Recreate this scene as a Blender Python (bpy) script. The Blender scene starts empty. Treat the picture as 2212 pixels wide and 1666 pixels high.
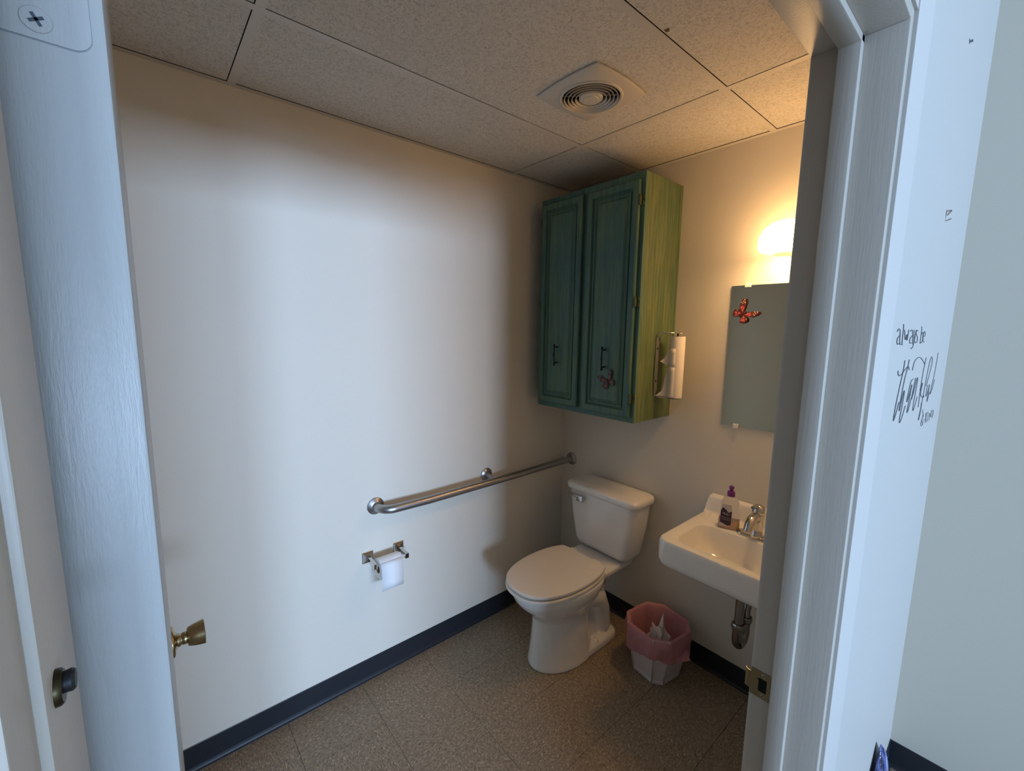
import bpy, bmesh, math, random
from mathutils import Vector, Matrix
random.seed(7)
C = bpy.context.scene.collection
sc = bpy.context.scene
PI = math.pi

# ------------------------------------------------------------ camera
cam_d = bpy.data.cameras.new('camera'); cam = bpy.data.objects.new('camera', cam_d); C.objects.link(cam)
cam_d.sensor_fit = 'HORIZONTAL'; cam_d.sensor_width = 36.0; cam_d.lens = 15.135958
cam_d.clip_start = 0.01
rows = [[0.648402, -0.110984, 0.753165], [0.761164, 0.075961, -0.644095], [0.014273, 0.990915, 0.13373]]
M = Matrix(rows).to_4x4(); M.translation = Vector((1.785962, -1.959264, 1.625208))
cam.matrix_world = M
sc.camera = cam

# ------------------------------------------------------------ world, lights, exposure
w = bpy.data.worlds.new('world'); sc.world = w; w.use_nodes = True
bg = w.node_tree.nodes['Background']; bg.inputs[0].default_value = (0.56, 0.78, 1.0, 1); bg.inputs[1].default_value = 0.13

def area(name, loc, direction, sx, sy, power, col, spread=PI):
    l = bpy.data.lights.new(name, 'AREA'); l.shape = 'RECTANGLE'; l.size = sx; l.size_y = sy
    l.energy = power; l.color = col; l.spread = spread
    o = bpy.data.objects.new(name, l); C.objects.link(o); o.location = loc
    o.rotation_euler = Vector(direction).to_track_quat('-Z', 'Y').to_euler()
    return o
# daylight from the storefront windows across the hall
area('daylight_window', (8.0, -3.38, 1.57), (-1, 0, 0), 0.75, 1.30, 275, (0.46, 0.67, 1.0))
area('daylight_window_wide', (8.0, -1.75, 1.72), (-1, 0, 0), 2.30, 1.00, 385, (0.46, 0.67, 1.0))

vs = sc.view_settings
sc.display_settings.display_device = 'sRGB'
vs.view_transform = 'Standard'; vs.look = 'None'; vs.exposure = 0.0; vs.gamma = 1.0; vs.use_curve_mapping = False

# ------------------------------------------------------------ materials
MATS = {}
def mat(name, col, rough=0.5, metal=0.0, spec=0.5, **kw):
    if name in MATS: return MATS[name]
    m = bpy.data.materials.new(name); m.use_nodes = True
    b = m.node_tree.nodes['Principled BSDF']
    b.inputs['Base Color'].default_value = (*col, 1); b.inputs['Roughness'].default_value = rough
    b.inputs['Metallic'].default_value = metal; b.inputs['Specular IOR Level'].default_value = spec
    for k, v in kw.items():
        b.inputs[k].default_value = v
    MATS[name] = m
    return m
def N(m, t, **kw):
    n = m.node_tree.nodes.new(t)
    for k, v in kw.items(): setattr(n, k, v)
    return n
def L(m, a, b): m.node_tree.links.new(a, b)
def bsdf(m): return m.node_tree.nodes['Principled BSDF']
def bump(m, height_socket, strength, dist=0.002):
    bp = N(m, 'ShaderNodeBump'); bp.inputs['Strength'].default_value = strength; bp.inputs['Distance'].default_value = dist
    L(m, height_socket, bp.inputs['Height']); L(m, bp.outputs[0], bsdf(m).inputs['Normal']); return bp
def texco(m, scale=(1, 1, 1), kind='Object'):
    tc = N(m, 'ShaderNodeTexCoord'); mp = N(m, 'ShaderNodeMapping'); mp.inputs['Scale'].default_value = scale
    L(m, tc.outputs[kind], mp.inputs['Vector']); return mp.outputs[0]
def ramp(m, fac, stops):
    r = N(m, 'ShaderNodeValToRGB'); e = r.color_ramp.elements
    while len(e) < len(stops): e.new(0.5)
    for i, (p, c) in enumerate(stops):
        e[i].position = p; e[i].color = (*c, 1)
    L(m, fac, r.inputs['Fac']); return r.outputs['Color']
def noise(m, vec, scale, detail=4, rough=0.5, dist=0.0):
    n = N(m, 'ShaderNodeTexNoise'); n.inputs['Scale'].default_value = scale; n.inputs['Detail'].default_value = detail
    n.inputs['Roughness'].default_value = rough; n.inputs['Distortion'].default_value = dist
    L(m, vec, n.inputs['Vector']); return n.outputs['Fac']

wall_m = mat('wall_paint', (0.76, 0.705, 0.605), 0.55, spec=0.3)
bump(wall_m, noise(wall_m, texco(wall_m), 160, 3), 0.10, 0.001)
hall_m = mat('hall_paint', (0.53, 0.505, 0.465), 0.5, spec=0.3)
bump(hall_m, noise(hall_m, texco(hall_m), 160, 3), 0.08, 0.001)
end_m = mat('hall_grey_green_paint', (0.62, 0.575, 0.48), 0.5, spec=0.3)
trim_m = mat('gloss_trim_paint', (0.51, 0.46, 0.395), 0.38, spec=0.45)
v = texco(trim_m, (90, 90, 4)); bump(trim_m, noise(trim_m, v, 3.0, 5, 0.6), 0.35, 0.0008)
vinyl_m = mat('navy_vinyl', (0.017, 0.021, 0.028), 0.35, spec=0.5)

floor_m = mat('speckled_vinyl', (0.2, 0.16, 0.11), 0.42, spec=0.4)
tc = N(floor_m, 'ShaderNodeTexCoord'); oi = N(floor_m, 'ShaderNodeObjectInfo')
cx = N(floor_m, 'ShaderNodeCombineXYZ')
mm = N(floor_m, 'ShaderNodeMath', operation='MULTIPLY'); mm.inputs[1].default_value = 37.0
L(floor_m, oi.outputs['Random'], mm.inputs[0]); L(floor_m, mm.outputs[0], cx.inputs[0]); L(floor_m, mm.outputs[0], cx.inputs[1])
va = N(floor_m, 'ShaderNodeVectorMath', operation='ADD'); L(floor_m, tc.outputs['Object'], va.inputs[0]); L(floor_m, cx.outputs[0], va.inputs[1])
mp = N(floor_m, 'ShaderNodeMapping'); mp.inputs['Scale'].default_value = (1.0, 0.34, 1.0); mp.inputs['Rotation'].default_value = (0, 0, 0.2)
L(floor_m, va.outputs[0], mp.inputs['Vector'])
f1 = noise(floor_m, mp.outputs[0], 260, 2.5, 0.55, 0.4)
f2 = noise(floor_m, mp.outputs[0], 120, 3, 0.6, 0.6)
c1 = ramp(floor_m, f1, [(0.30, (0.13, 0.095, 0.062)), (0.41, (0.30, 0.228, 0.152)), (0.58, (0.37, 0.283, 0.192)), (0.70, (0.64, 0.53, 0.39))])
c2 = ramp(floor_m, f2, [(0.35, (0.72, 0.70, 0.68)), (0.60, (1.0, 1.0, 1.0))])
mx = N(floor_m, 'ShaderNodeMix', data_type='RGBA', blend_type='MULTIPLY'); mx.inputs[0].default_value = 1.0
L(floor_m, c1, mx.inputs[6]); L(floor_m, c2, mx.inputs[7]); L(floor_m, mx.outputs[2], bsdf(floor_m).inputs['Base Color'])

sub_m = mat('subfloor_dark', (0.035, 0.03, 0.025), 0.8)
tile_m = mat('acoustic_tile', (0.62, 0.58, 0.52), 0.9, spec=0.1)
tv = texco(tile_m)
g1 = noise(tile_m, tv, 130, 3, 0.6, 1.2)
gc = ramp(tile_m, g1, [(0.36, (0.47, 0.44, 0.39)), (0.50, (0.64, 0.60, 0.54)), (0.64, (0.69, 0.65, 0.58))])
L(tile_m, gc, bsdf(tile_m).inputs['Base Color'])
bump(tile_m, g1, 0.45, 0.004)
tee_m = mat('tee_white', (0.60, 0.56, 0.50), 0.45)
plenum_m = mat('plenum_dark', (0.03, 0.025, 0.02), 0.9)
vent_m = mat('vent_plastic', (0.62, 0.57, 0.50), 0.4)
dark_m = mat('dark_void', (0.004, 0.004, 0.004), 0.9)
chip_m = mat('tile_chip_brown', (0.16, 0.09, 0.03), 0.9)

cer_m = mat('white_porcelain', (0.86, 0.83, 0.78), 0.12, spec=0.6)
bsdf(cer_m).inputs['Coat Weight'].default_value = 0.3
seat_m = mat('seat_plastic', (0.84, 0.77, 0.68), 0.28)
steel_m = mat('brushed_steel', (0.42, 0.41, 0.41), 0.38, metal=1.0)
chrome_m = mat('chrome', (0.62, 0.60, 0.57), 0.09, metal=1.0)
dchrome_m = mat('dull_chrome', (0.30, 0.29, 0.27), 0.22, metal=1.0)
brass_m = mat('aged_brass', (0.46, 0.35, 0.19), 0.27, metal=1.0)
sbrass_m = mat('strike_brass', (0.36, 0.29, 0.16), 0.35, metal=1.0)
rubber_m = mat('black_rubber', (0.008, 0.008, 0.01), 0.5)
iron_m = mat('dark_bronze', (0.012, 0.013, 0.015), 0.4, metal=0.6)
paper_m = mat('tissue_paper', (0.86, 0.86, 0.86), 0.9, spec=0.1)
paper_m2 = mat('towel_paper', (0.84, 0.76, 0.68), 0.9, spec=0.1)
card_m = mat('brown_cardboard', (0.30, 0.20, 0.12), 0.9)
mirror_m = mat('mirror_glass', (0.62, 0.68, 0.62), 0.02, metal=1.0)
clip_m = mat('clear_clip', (0.92, 0.86, 0.76), 0.12)
bin_m = mat('bin_plastic', (0.72, 0.64, 0.63), 0.4)
vinyl_dec = mat('dark_grey_decal', (0.06, 0.075, 0.09), 0.6)
brown_dec = mat('brown_mark', (0.20, 0.14, 0.10), 0.7)
black_m = mat('hinge_black', (0.03, 0.03, 0.02), 0.5)
purple_m = mat('purple_plastic', (0.20, 0.03, 0.22), 0.35)
label_m = mat('label_purple', (0.028, 0.015, 0.05), 0.35)
label_w = mat('label_pale', (0.55, 0.52, 0.52), 0.35)
raw_m = mat('raw_wood_edge', (0.72, 0.50, 0.28), 0.7)

bag_m = mat('pink_bag_film', (0.80, 0.43, 0.46), 0.40, spec=0.4)
b = bsdf(bag_m); b.inputs['Subsurface Weight'].default_value = 0.0
tr = N(bag_m, 'ShaderNodeBsdfTranslucent'); tr.inputs[0].default_value = (0.85, 0.42, 0.44, 1)
ms = N(bag_m, 'ShaderNodeMixShader'); ms.inputs[0].default_value = 0.45
out = bag_m.node_tree.nodes['Material Output']
L(bag_m, b.outputs[0], ms.inputs[1]); L(bag_m, tr.outputs[0], ms.inputs[2]); L(bag_m, ms.outputs[0], out.inputs[0])
bump(bag_m, noise(bag_m, texco(bag_m), 40, 4, 0.6, 0.6), 0.5, 0.006)

film_m = mat('lilac_film', (0.20, 0.20, 0.52), 0.12, spec=0.8)
bump(film_m, noise(film_m, texco(film_m, (40, 14, 3)), 1.6, 3, 0.5, 0.5), 0.9, 0.02)
fc = ramp(film_m, noise(film_m, texco(film_m, (30, 22, 2)), 1.5, 2), [(0.40, (0.03, 0.035, 0.06)), (0.52, (0.17, 0.20, 0.55)), (0.66, (0.55, 0.60, 0.75))])
L(film_m, fc, bsdf(film_m).inputs['Base Color'])

bottle_m = mat('clear_bottle', (0.93, 0.90, 0.84), 0.08)
bsdf(bottle_m).inputs['Transmission Weight'].default_value = 0.85; bsdf(bottle_m).inputs['IOR'].default_value = 1.2
liquid_m = mat('amber_soap', (0.80, 0.50, 0.28), 0.1)
bsdf(liquid_m).inputs['Transmission Weight'].default_value = 0.6

def painted(name, dark, mid, light):
    m = mat(name, mid, 0.5, spec=0.35)
    vv = texco(m, (34, 34, 2.0))
    n1 = noise(m, vv, 2.6, 6, 0.65, 0.3)
    c = ramp(m, n1, [(0.34, dark), (0.50, mid), (0.66, light)])
    vv2 = texco(m, (5, 5, 1.4)); n2 = noise(m, vv2, 1.6, 3, 0.5)
    c2 = ramp(m, n2, [(0.36, (0.80, 0.92, 1.0)), (0.62, (1.12, 1.04, 0.85))])
    x = N(m, 'ShaderNodeMix', data_type='RGBA', blend_type='MULTIPLY'); x.inputs[0].default_value = 1.0
    L(m, c, x.inputs[6]); L(m, c2, x.inputs[7]); L(m, x.outputs[2], bsdf(m).inputs['Base Color'])
    bump(m, n1, 0.15, 0.001)
    return m
green_m = painted('brushed_green_paint', (0.060, 0.110, 0.060), (0.108, 0.150, 0.076), (0.18, 0.200, 0.105))
teal_m = painted('brushed_teal_paint', (0.055, 0.125, 0.115), (0.075, 0.155, 0.135), (0.12, 0.19, 0.14))
groove_m = mat('groove_dark_paint', (0.02, 0.05, 0.045), 0.5)

glow_m = mat('lit_bulb_glow', (1, 1, 1), 0.4)
bsdf(glow_m).inputs['Emission Color'].default_value = (1.0, 0.60, 0.26, 1); bsdf(glow_m).inputs['Emission Strength'].default_value = 76.0
shade_m = mat('lit_glass_shade', (1, 1, 1), 0.4)
bsdf(shade_m).inputs['Emission Color'].default_value = (1.0, 0.575, 0.235, 1); bsdf(shade_m).inputs['Emission Strength'].default_value = 17.5

# ------------------------------------------------------------ helpers
def link(name, me, m, parent=None, loc=(0, 0, 0), rot=(0, 0, 0), smooth=False):
    o = bpy.data.objects.new(name, me); C.objects.link(o)
    if m is not None and len(me.materials) == 0: me.materials.append(m)
    if smooth:
        for p in me.polygons: p.use_smooth = True
    if parent: o.parent = parent
    o.location = loc; o.rotation_euler = rot
    return o
def fin(name, bm, m, parent=None, smooth=False, loc=(0, 0, 0), rot=(0, 0, 0), autosm=None):
    bmesh.ops.recalc_face_normals(bm, faces=bm.faces)
    me = bpy.data.meshes.new(name); bm.to_mesh(me); bm.free()
    o = link(name, me, m, parent, loc, rot, smooth or autosm is not None)
    if autosm is not None:
        me.set_sharp_from_angle(angle=math.radians(autosm))
    return o
def tag(o, label=None, cat=None, group=None, kind=None):
    if label: o['label'] = label
    if cat: o['category'] = cat
    if group: o['group'] = group
    if kind: o['kind'] = kind
    return o
def empty(name, loc, label, cat, group=None):
    o = bpy.data.objects.new(name, None); C.objects.link(o); o.location = loc; o.empty_display_size = .05
    return tag(o, label, cat, group)
def struct(o): o['kind'] = 'structure'; return o
def box(bm, x0, x1, y0, y1, z0, z1, bev=0.0, seg=2):
    vs = [bm.verts.new((x, y, z)) for x in (x0, x1) for y in (y0, y1) for z in (z0, z1)]
    F = [(0, 1, 3, 2), (4, 6, 7, 5), (0, 4, 5, 1), (2, 3, 7, 6), (0, 2, 6, 4), (1, 5, 7, 3)]
    fs = [bm.faces.new([vs[i] for i in f]) for f in F]
    if bev > 0:
        es = list({e for f in fs for e in f.edges})
        bmesh.ops.bevel(bm, geom=es, offset=bev, segments=seg, affect='EDGES', profile=0.5)
def boxo(name, m, parent, *b, bev=0.0, seg=2, off=(0, 0, 0)):
    bm = bmesh.new(); box(bm, b[0] - off[0], b[1] - off[0], b[2] - off[1], b[3] - off[1], b[4] - off[2], b[5] - off[2], bev, seg)
    return fin(name, bm, m, parent, autosm=35 if bev else None)
def lathe(bm, prof, n=32, mtx=None, close=True):
    rings = []
    for r, z in prof:
        if r < 1e-6: rings.append([bm.verts.new((0, 0, z))])
        else: rings.append([bm.verts.new((r * math.cos(2 * PI * i / n), r * math.sin(2 * PI * i / n), z)) for i in range(n)])
    for a, b_ in zip(rings[:-1], rings[1:]):
        for i in range(n):
            j = (i + 1) % n
            if len(a) == 1 and len(b_) == 1: continue
            if len(a) == 1: bm.faces.new((a[0], b_[i], b_[j]))
            elif len(b_) == 1: bm.faces.new((a[i], b_[0], a[j]))
            else: bm.faces.new((a[i], b_[i], b_[j], a[j]))
    vs = [v_ for r_ in rings for v_ in r_]
    if mtx is not None: bmesh.ops.transform(bm, matrix=mtx, verts=vs)
def aim(p, d):
    q = Vector(d).normalized().to_track_quat('Z', 'Y'); return Matrix.Translation(p) @ q.to_matrix().to_4x4()
def tube(bm, pts, r, n=12, caps=True):
    pts = [Vector(p) for p in pts]; k = len(pts)
    rad = r if isinstance(r, (list, tuple)) else [r] * k
    rings = []; up = None
    for i, p in enumerate(pts):
        t = (pts[min(i + 1, k - 1)] - pts[max(i - 1, 0)]).normalized()
        if up is None:
            up = Vector((0, 0, 1)) if abs(t.z) < 0.9 else Vector((1, 0, 0))
        s = t.cross(up).normalized(); up = s.cross(t).normalized()
        rings.append([bm.verts.new(p + rad[i] * (math.cos(2 * PI * j / n) * s + math.sin(2 * PI * j / n) * up)) for j in range(n)])
    for a, b_ in zip(rings[:-1], rings[1:]):
        for j in range(n): bm.faces.new((a[j], a[(j + 1) % n], b_[(j + 1) % n], b_[j]))
    if caps: bm.faces.new(rings[0]); bm.faces.new(rings[-1])
def arc(c, r, a0, a1, ax, ay, n=8):
    c = Vector(c); ax = Vector(ax); ay = Vector(ay)
    return [c + r * (math.cos(a0 + (a1 - a0) * i / n) * ax + math.sin(a0 + (a1 - a0) * i / n) * ay) for i in range(n + 1)]
def loft(bm, rings, cap0=True, cap1=True):
    R = [[bm.verts.new(p) for p in r_] for r_ in rings]; n = len(R[0])
    for a, b_ in zip(R[:-1], R[1:]):
        for j in range(n): bm.faces.new((a[j], a[(j + 1) % n], b_[(j + 1) % n], b_[j]))
    if cap0: bm.faces.new(R[0])
    if cap1: bm.faces.new(R[-1])
def rrect(x0, x1, y0, y1, z, r, n=8):
    pts = []
    for cx_, cy_, a in ((x1 - r, y1 - r, 0), (x0 + r, y1 - r, PI / 2), (x0 + r, y0 + r, PI), (x1 - r, y0 + r, 1.5 * PI)):
        for i in range(n + 1):
            t = a + PI / 2 * i / n; pts.append((cx_ + r * math.cos(t), cy_ + r * math.sin(t), z))
    return pts

# ------------------------------------------------------------ room dimensions
H = 2.403; W0 = 1.5072; W1 = 1.635; YR = -1.0725; YL = -2.006; HD = 2.080; YB = -2.13
# ---- floor: backing slab and 12-inch tiles
fl = struct(boxo('floor', sub_m, None, -0.05, 1.635, YB - .05, .05, -0.06, -0.0035))
T = 0.3048; g = 0.00045
tm = {}
def tile_mesh(sx, sy):
    key = (round(sx, 4), round(sy, 4))
    if key not in tm:
        bm = bmesh.new(); box(bm, 0, sx, 0, sy, -0.003, 0.0, 0.0)
        es = [e for e in bm.edges if all(v_.co.z > -1e-6 for v_ in e.verts)]
        bmesh.ops.bevel(bm, geom=es, offset=0.0008, segments=1, affect='EDGES')
        me = bpy.data.meshes.new('tile'); bm.to_mesh(me); bm.free(); me.materials.append(floor_m); tm[key] = me
    return tm[key]
xs = [0.0] + [0.2614 + T * i for i in range(0, 5)] + [1.634]
ys = sorted([0.0] + [-0.1006 - T * i for i in range(0, 7)] + [YB])
for i in range(len(xs) - 1):
    for j in range(len(ys) - 1):
        x0, x1, y0, y1 = xs[i] + g, xs[i + 1] - g, ys[j] + g, ys[j + 1] - g
        if (i + j) % 2 == 0:
            o = link('tile', tile_mesh(x1 - x0, y1 - y0), None, fl, (x0, y0, 0))
        else:
            o = link('tile', tile_mesh(y1 - y0, x1 - x0), None, fl, (x1, y0, 0), (0, 0, PI / 2))

# ---- bathroom walls
struct(boxo('wall_left', wall_m, None, -0.10, 0.0, YB - .1, .08, 0, 2.60))
struct(boxo('wall_back', wall_m, None, 0.0, W0, 0.0, 0.0796, 0, 2.60))
struct(boxo('wall_front', wall_m, None, 0.0, W0, YB - 0.1, YB, 0, 2.60))
# right wall with the doorway, bathroom face and hall face
bm = bmesh.new()
RY0, RY1, RZ = -2.030, -1.0545, 2.098
box(bm, W0, 1.60, RY1, .0796, 0, 2.6); box(bm, W0, 1.60, YB - .1, RY0 , 0, 2.6); box(bm, W0, 1.60, RY0, RY1, RZ, 2.6)
struct(fin('wall_right', bm, wall_m))
bm = bmesh.new()
box(bm, 1.60, W1, RY1, .0796, 0, 2.9); box(bm, 1.60, W1, -5.0, RY0 , 0, 2.9); box(bm, 1.60, W1, RY0, RY1, RZ, 2.9)
struct(fin('wall_hall_side', bm, hall_m))
struct(boxo('wall_hall_end', end_m, None, W0, 5.6, 0.0796, 0.18, 0, 2.9))
struct(boxo('wall_added_shade', hall_m, None, 1.635, 1.78, -2.16, -2.030, 0, 2.9))  # unseen wall stub, added to shade the door edge and jambs
struct(boxo('floor_hall', floor_m, None, 1.635, 5.0, -5.0, .18, -0.06, 0.0))
struct(boxo('ceiling_hall', tee_m, None, 1.60, 5.0, -5.0, .18, 2.90, 2.96))

# ---- ceiling: suspended grid, tees and tiles
struct(boxo('trim_4', mat('casing_white', (0.58, 0.55, 0.515), 0.5, spec=0.3), None, W1, W1 + .0015, RY1, -.937, 0.1016, 2.9))
cl = struct(boxo('ceiling', plenum_m, None, 0.0, 1.60, YB, 0.0796, 2.50, 2.56))
hw = 0.012
TX = [0.4621, 1.0707]; TY = [-0.4530, -1.6761]
def tee_y(x): boxo('tee', tee_m, cl, x - hw, x + hw, YB + .0225, -.0225, H, H + 0.0012)
def tee_x(y, x0, x1): boxo('tee', tee_m, cl, x0 + hw, x1 - hw, y - hw, y + hw, H + 0.0002, H + 0.0013)
for x in TX: tee_y(x)
for y in TY:
    for a, b_ in ((.0225 - hw, TX[0]), (TX[0], TX[1]), (TX[1], W0 - .0225 + hw)): tee_x(y, a, b_)
for nm, bx in (('wall_angle', (0.0, .022, YB, 0, H, H + .0012)), ('wall_angle', (.022, W0, -.022, 0, H, H + .0012)), ('wall_angle', (W0 - .022, W0, YB, -.022, H, H + .0012)), ('wall_angle', (.022, W0 - .022, YB, YB + .022, H, H + .0012))):
    boxo(nm, tee_m, cl, *bx)
for bx in ((0.0, .002, YB, 0, H + .0014, 2.50), (.002, W0, -.002, 0, H + .0014, 2.50), (W0 - .002, W0, YB, -.002, H + .0014, 2.50)):
    boxo('dark_gap_liner', plenum_m, cl, *bx)  # dark liner strips added to give the gap along the walls its shade
for bx in ((.002, .0215, YB, -.0215, H + .0012, H + .0014), (.002, W0 - .002, -.0215, -.002, H + .0012, H + .0014)):
    boxo('dark_gap_liner', plenum_m, cl, *bx)
VX, VY = 0.764, -0.755
cxs = [0.0] + TX + [W0]; cys = sorted([0.0, YB] + TY)
for i in range(3):
    for j in range(3):
        x0 = cxs[i] + (hw + .0024 if i else .0262); x1 = cxs[i + 1] - .004
        y0 = cys[j] + .004; y1 = cys[j + 1] - (hw + .0024 if j < 2 else .0262)
        bm = bmesh.new(); box(bm, x0, x1, y0, y1, H + .0016, H + .016)
        fin('ceiling_tile', bm, tile_m, cl)
bm = bmesh.new()
vv = [bm.verts.new(p) for p in ((1.090, -.858, H + .0012), (1.104, -.855, H + .0012), (1.097, -.842, H + .0012), (1.089, -.846, H + .0012))]
bm.faces.new(vv); r_ = bmesh.ops.extrude_face_region(bm, geom=bm.faces[:]); bmesh.ops.translate(bm, verts=[e for e in r_['geom'] if isinstance(e, bmesh.types.BMVert)], vec=(0, 0, .0006))
fin('chip', bm, chip_m, cl)

# ---- vinyl cove baseboards
def cove(name, p0, p1, nrm, length_axis):
    prof = [(0.0, 0.0), (0.0, 0.1016), (0.0022, 0.1016), (0.0032, 0.1000), (0.0032, 0.018), (0.0048, 0.010), (0.0085, 0.0045), (0.0130, 0.0022), (0.0135, 0.0)]
    bm = bmesh.new(); R = []
    for p in (p0, p1):
        R.append([bm.verts.new((p[0] + nrm[0] * d, p[1] + nrm[1] * d, z)) for d, z in prof])
    n = len(prof)
    for i in range(n): bm.faces.new((R[0][i], R[0][(i + 1) % n], R[1][(i + 1) % n], R[1][i]))
    bm.faces.new(R[0]); bm.faces.new(R[1])
    return struct(fin(name, bm, vinyl_m, None))
cove('baseboard_left', (0, YB), (0, 0), (1, 0), 1)
cove('baseboard_back', (0, 0), (W0, 0), (0, -1), 0)
cove('baseboard_right', (W0, 0), (W0, RY1 + .06), (-1, 0), 1)
cove('baseboard_hall_side', (W1, RY1 + .01), (W1, 0.0796), (1, 0), 1)
cove('baseboard_hall_end', (W1, 0.0796), (5.5, 0.0796), (0, -1), 0)

# ---- door frame: jambs, stops, head
fr = struct(boxo('trim_1', trim_m, None, W0 - .001, 1.6315, YR, YR + .018, 0, HD + .018, bev=.002))
fr['label'] = 'white painted right door jamb with stop'
boxo('door_stop', trim_m, fr, 1.548, 1.5785, YR - .0155, YR, 0, HD, bev=.0018)
lj = struct(boxo('trim_2', trim_m, None, W0 - .001, 1.6315, YL - .018, YL, 0, HD + .018, bev=.002))
boxo('door_stop', trim_m, lj, 1.548, 1.604, YL, YL + .0156, 0, HD, bev=.0012)
boxo('jamb_strip', trim_m, lj, 1.604, 1.6315, YL, YL + .0127, 0, HD, bev=.0010)
hj = struct(boxo('trim_3', trim_m, None, W0 - .001, 1.6315, YL, YR, HD, HD + .018, bev=.002))
boxo('door_stop', trim_m, hj, 1.548, 1.5785, YL, YR, HD - .012, HD, bev=.0018)
# ---- the open door, hinged on the left jamb
DX0, DX1, DY0, DY1 = 0.585, 1.5035, -2.0055, -1.9612
door_m = mat('shaded_door_paint', (0.38, 0.375, 0.36), 0.36, spec=0.45)  # white paint darkened all over, standing in for shade on the near edge
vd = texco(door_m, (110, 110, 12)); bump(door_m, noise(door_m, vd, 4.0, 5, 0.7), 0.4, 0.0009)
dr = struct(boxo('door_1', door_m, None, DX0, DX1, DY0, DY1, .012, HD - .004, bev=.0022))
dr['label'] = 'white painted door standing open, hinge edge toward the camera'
bm = bmesh.new()
def hinge_leaf(z0, z1, y0, y1, x, r):
    pts = []
    for cy_, cz_, a in ((y1 - r, z1 - r, 0), (y0 + .0005, z1 - .0005, PI / 2), (y0 + .0005, z0 + .0005, PI), (y1 - r, z0 + r, 1.5 * PI)):
        rr = r if a in (0, 1.5 * PI) else .0005
        for i in range(7):
            t = a + PI / 2 * i / 6; pts.append((cy_ + rr * math.cos(t), cz_ + rr * math.sin(t)))
    return pts
def plate(bm, pts, x0, x1):
    a = [bm.verts.new((x0, y, z)) for y, z in pts]; b_ = [bm.verts.new((x1, y, z)) for y, z in pts]; n = len(pts)
    for i in range(n): bm.faces.new((a[i], a[(i + 1) % n], b_[(i + 1) % n], b_[i]))
    bm.faces.new(a); bm.faces.new(b_)
for zc in (1.787, 1.05, .30):
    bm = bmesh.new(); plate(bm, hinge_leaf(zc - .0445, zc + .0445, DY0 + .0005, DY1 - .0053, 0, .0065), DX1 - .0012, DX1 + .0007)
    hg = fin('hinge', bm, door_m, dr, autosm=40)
    # dark seam line around the painted leaf
    bm = bmesh.new(); plate(bm, hinge_leaf(zc - .0449, zc + .0449, DY0 + .0005, DY1 - .0050, 0, .0068), DX1 - .0010, DX1 + .0002)
    fin('leaf_seam', bm, mat('seam_grey', (.25, .27, .29), .7), hg)
    for k, (sy, sz) in enumerate(((-1.9832, -.0370), (-1.9760, -.005), (-1.9832, .030))):
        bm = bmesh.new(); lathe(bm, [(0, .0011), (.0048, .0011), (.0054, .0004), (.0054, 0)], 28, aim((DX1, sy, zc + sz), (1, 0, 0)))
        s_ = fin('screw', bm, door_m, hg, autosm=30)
        bm = bmesh.new()
        for a in (0.5, 0.5 + PI / 2):
            cc = [Vector((DX1 + .00115, sy + .0026 * math.cos(a) * t + .0006 * -math.sin(a) * q, zc + sz + .0026 * math.sin(a) * t + .0006 * math.cos(a) * q)) for t, q in ((-1, -1), (1, -1), (1, 1), (-1, 1))]
            va_ = [bm.verts.new(p) for p in cc]; vb_ = [bm.verts.new(p + Vector((.00015, 0, 0))) for p in cc]
            bm.faces.new(vb_); bm.faces.new(va_)
            for i in range(4): bm.faces.new((va_[i], va_[(i + 1) % 4], vb_[(i + 1) % 4], vb_[i]))
        fin('screw_slot', bm, mat('slot_dark', (.05, .06, .08), .7), hg)
    bm = bmesh.new(); lathe(bm, [(0, 0), (.0055, 0), (.0055, .089), (0, .089)], 16, Matrix.Translation((DX1 - .006, YL - .0035 , zc - .0445)))
# brass door knobs
KX, KZ = .648, .926
def knob(side):
    s = 1 if side > 0 else -1; y = DY1 if s > 0 else DY0
    root = empty('door_knob', (KX, y, KZ), 'tapered brass knob on the right face of the open door' if s > 0 else 'brass knob on the hidden left face of the open door', 'door knob')
    m_ = aim((0, 0, 0), (0, s, 0))
    bm = bmesh.new(); lathe(bm, [(.0325, 0), (.0325, .0015), (.030, .004), (.021, .006), (.017, .009), (.0, .009)], 40, m_); fin('rosette', bm, brass_m, root, autosm=50)
    bm = bmesh.new(); lathe(bm, [(.0, .006), (.0135, .006), (.0140, .013), (.0115, .0155), (.0115, .017), (.0130, .019), (.0130, .026), (.0115, .029), (0, .029)], 36, m_); fin('neck', bm, brass_m, root, autosm=50)
    bm = bmesh.new(); lathe(bm, [(0, .027), (.0175, .027), (.0195, .0285), (.0225, .037), (.0245, .046), (.0260, .0560), (.0265, .0580), (.0245, .0592), (.010, .0595), (0, .0594)], 48, m_); fin('grip', bm, brass_m, root, autosm=40)
knob(1); knob(-1)

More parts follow.
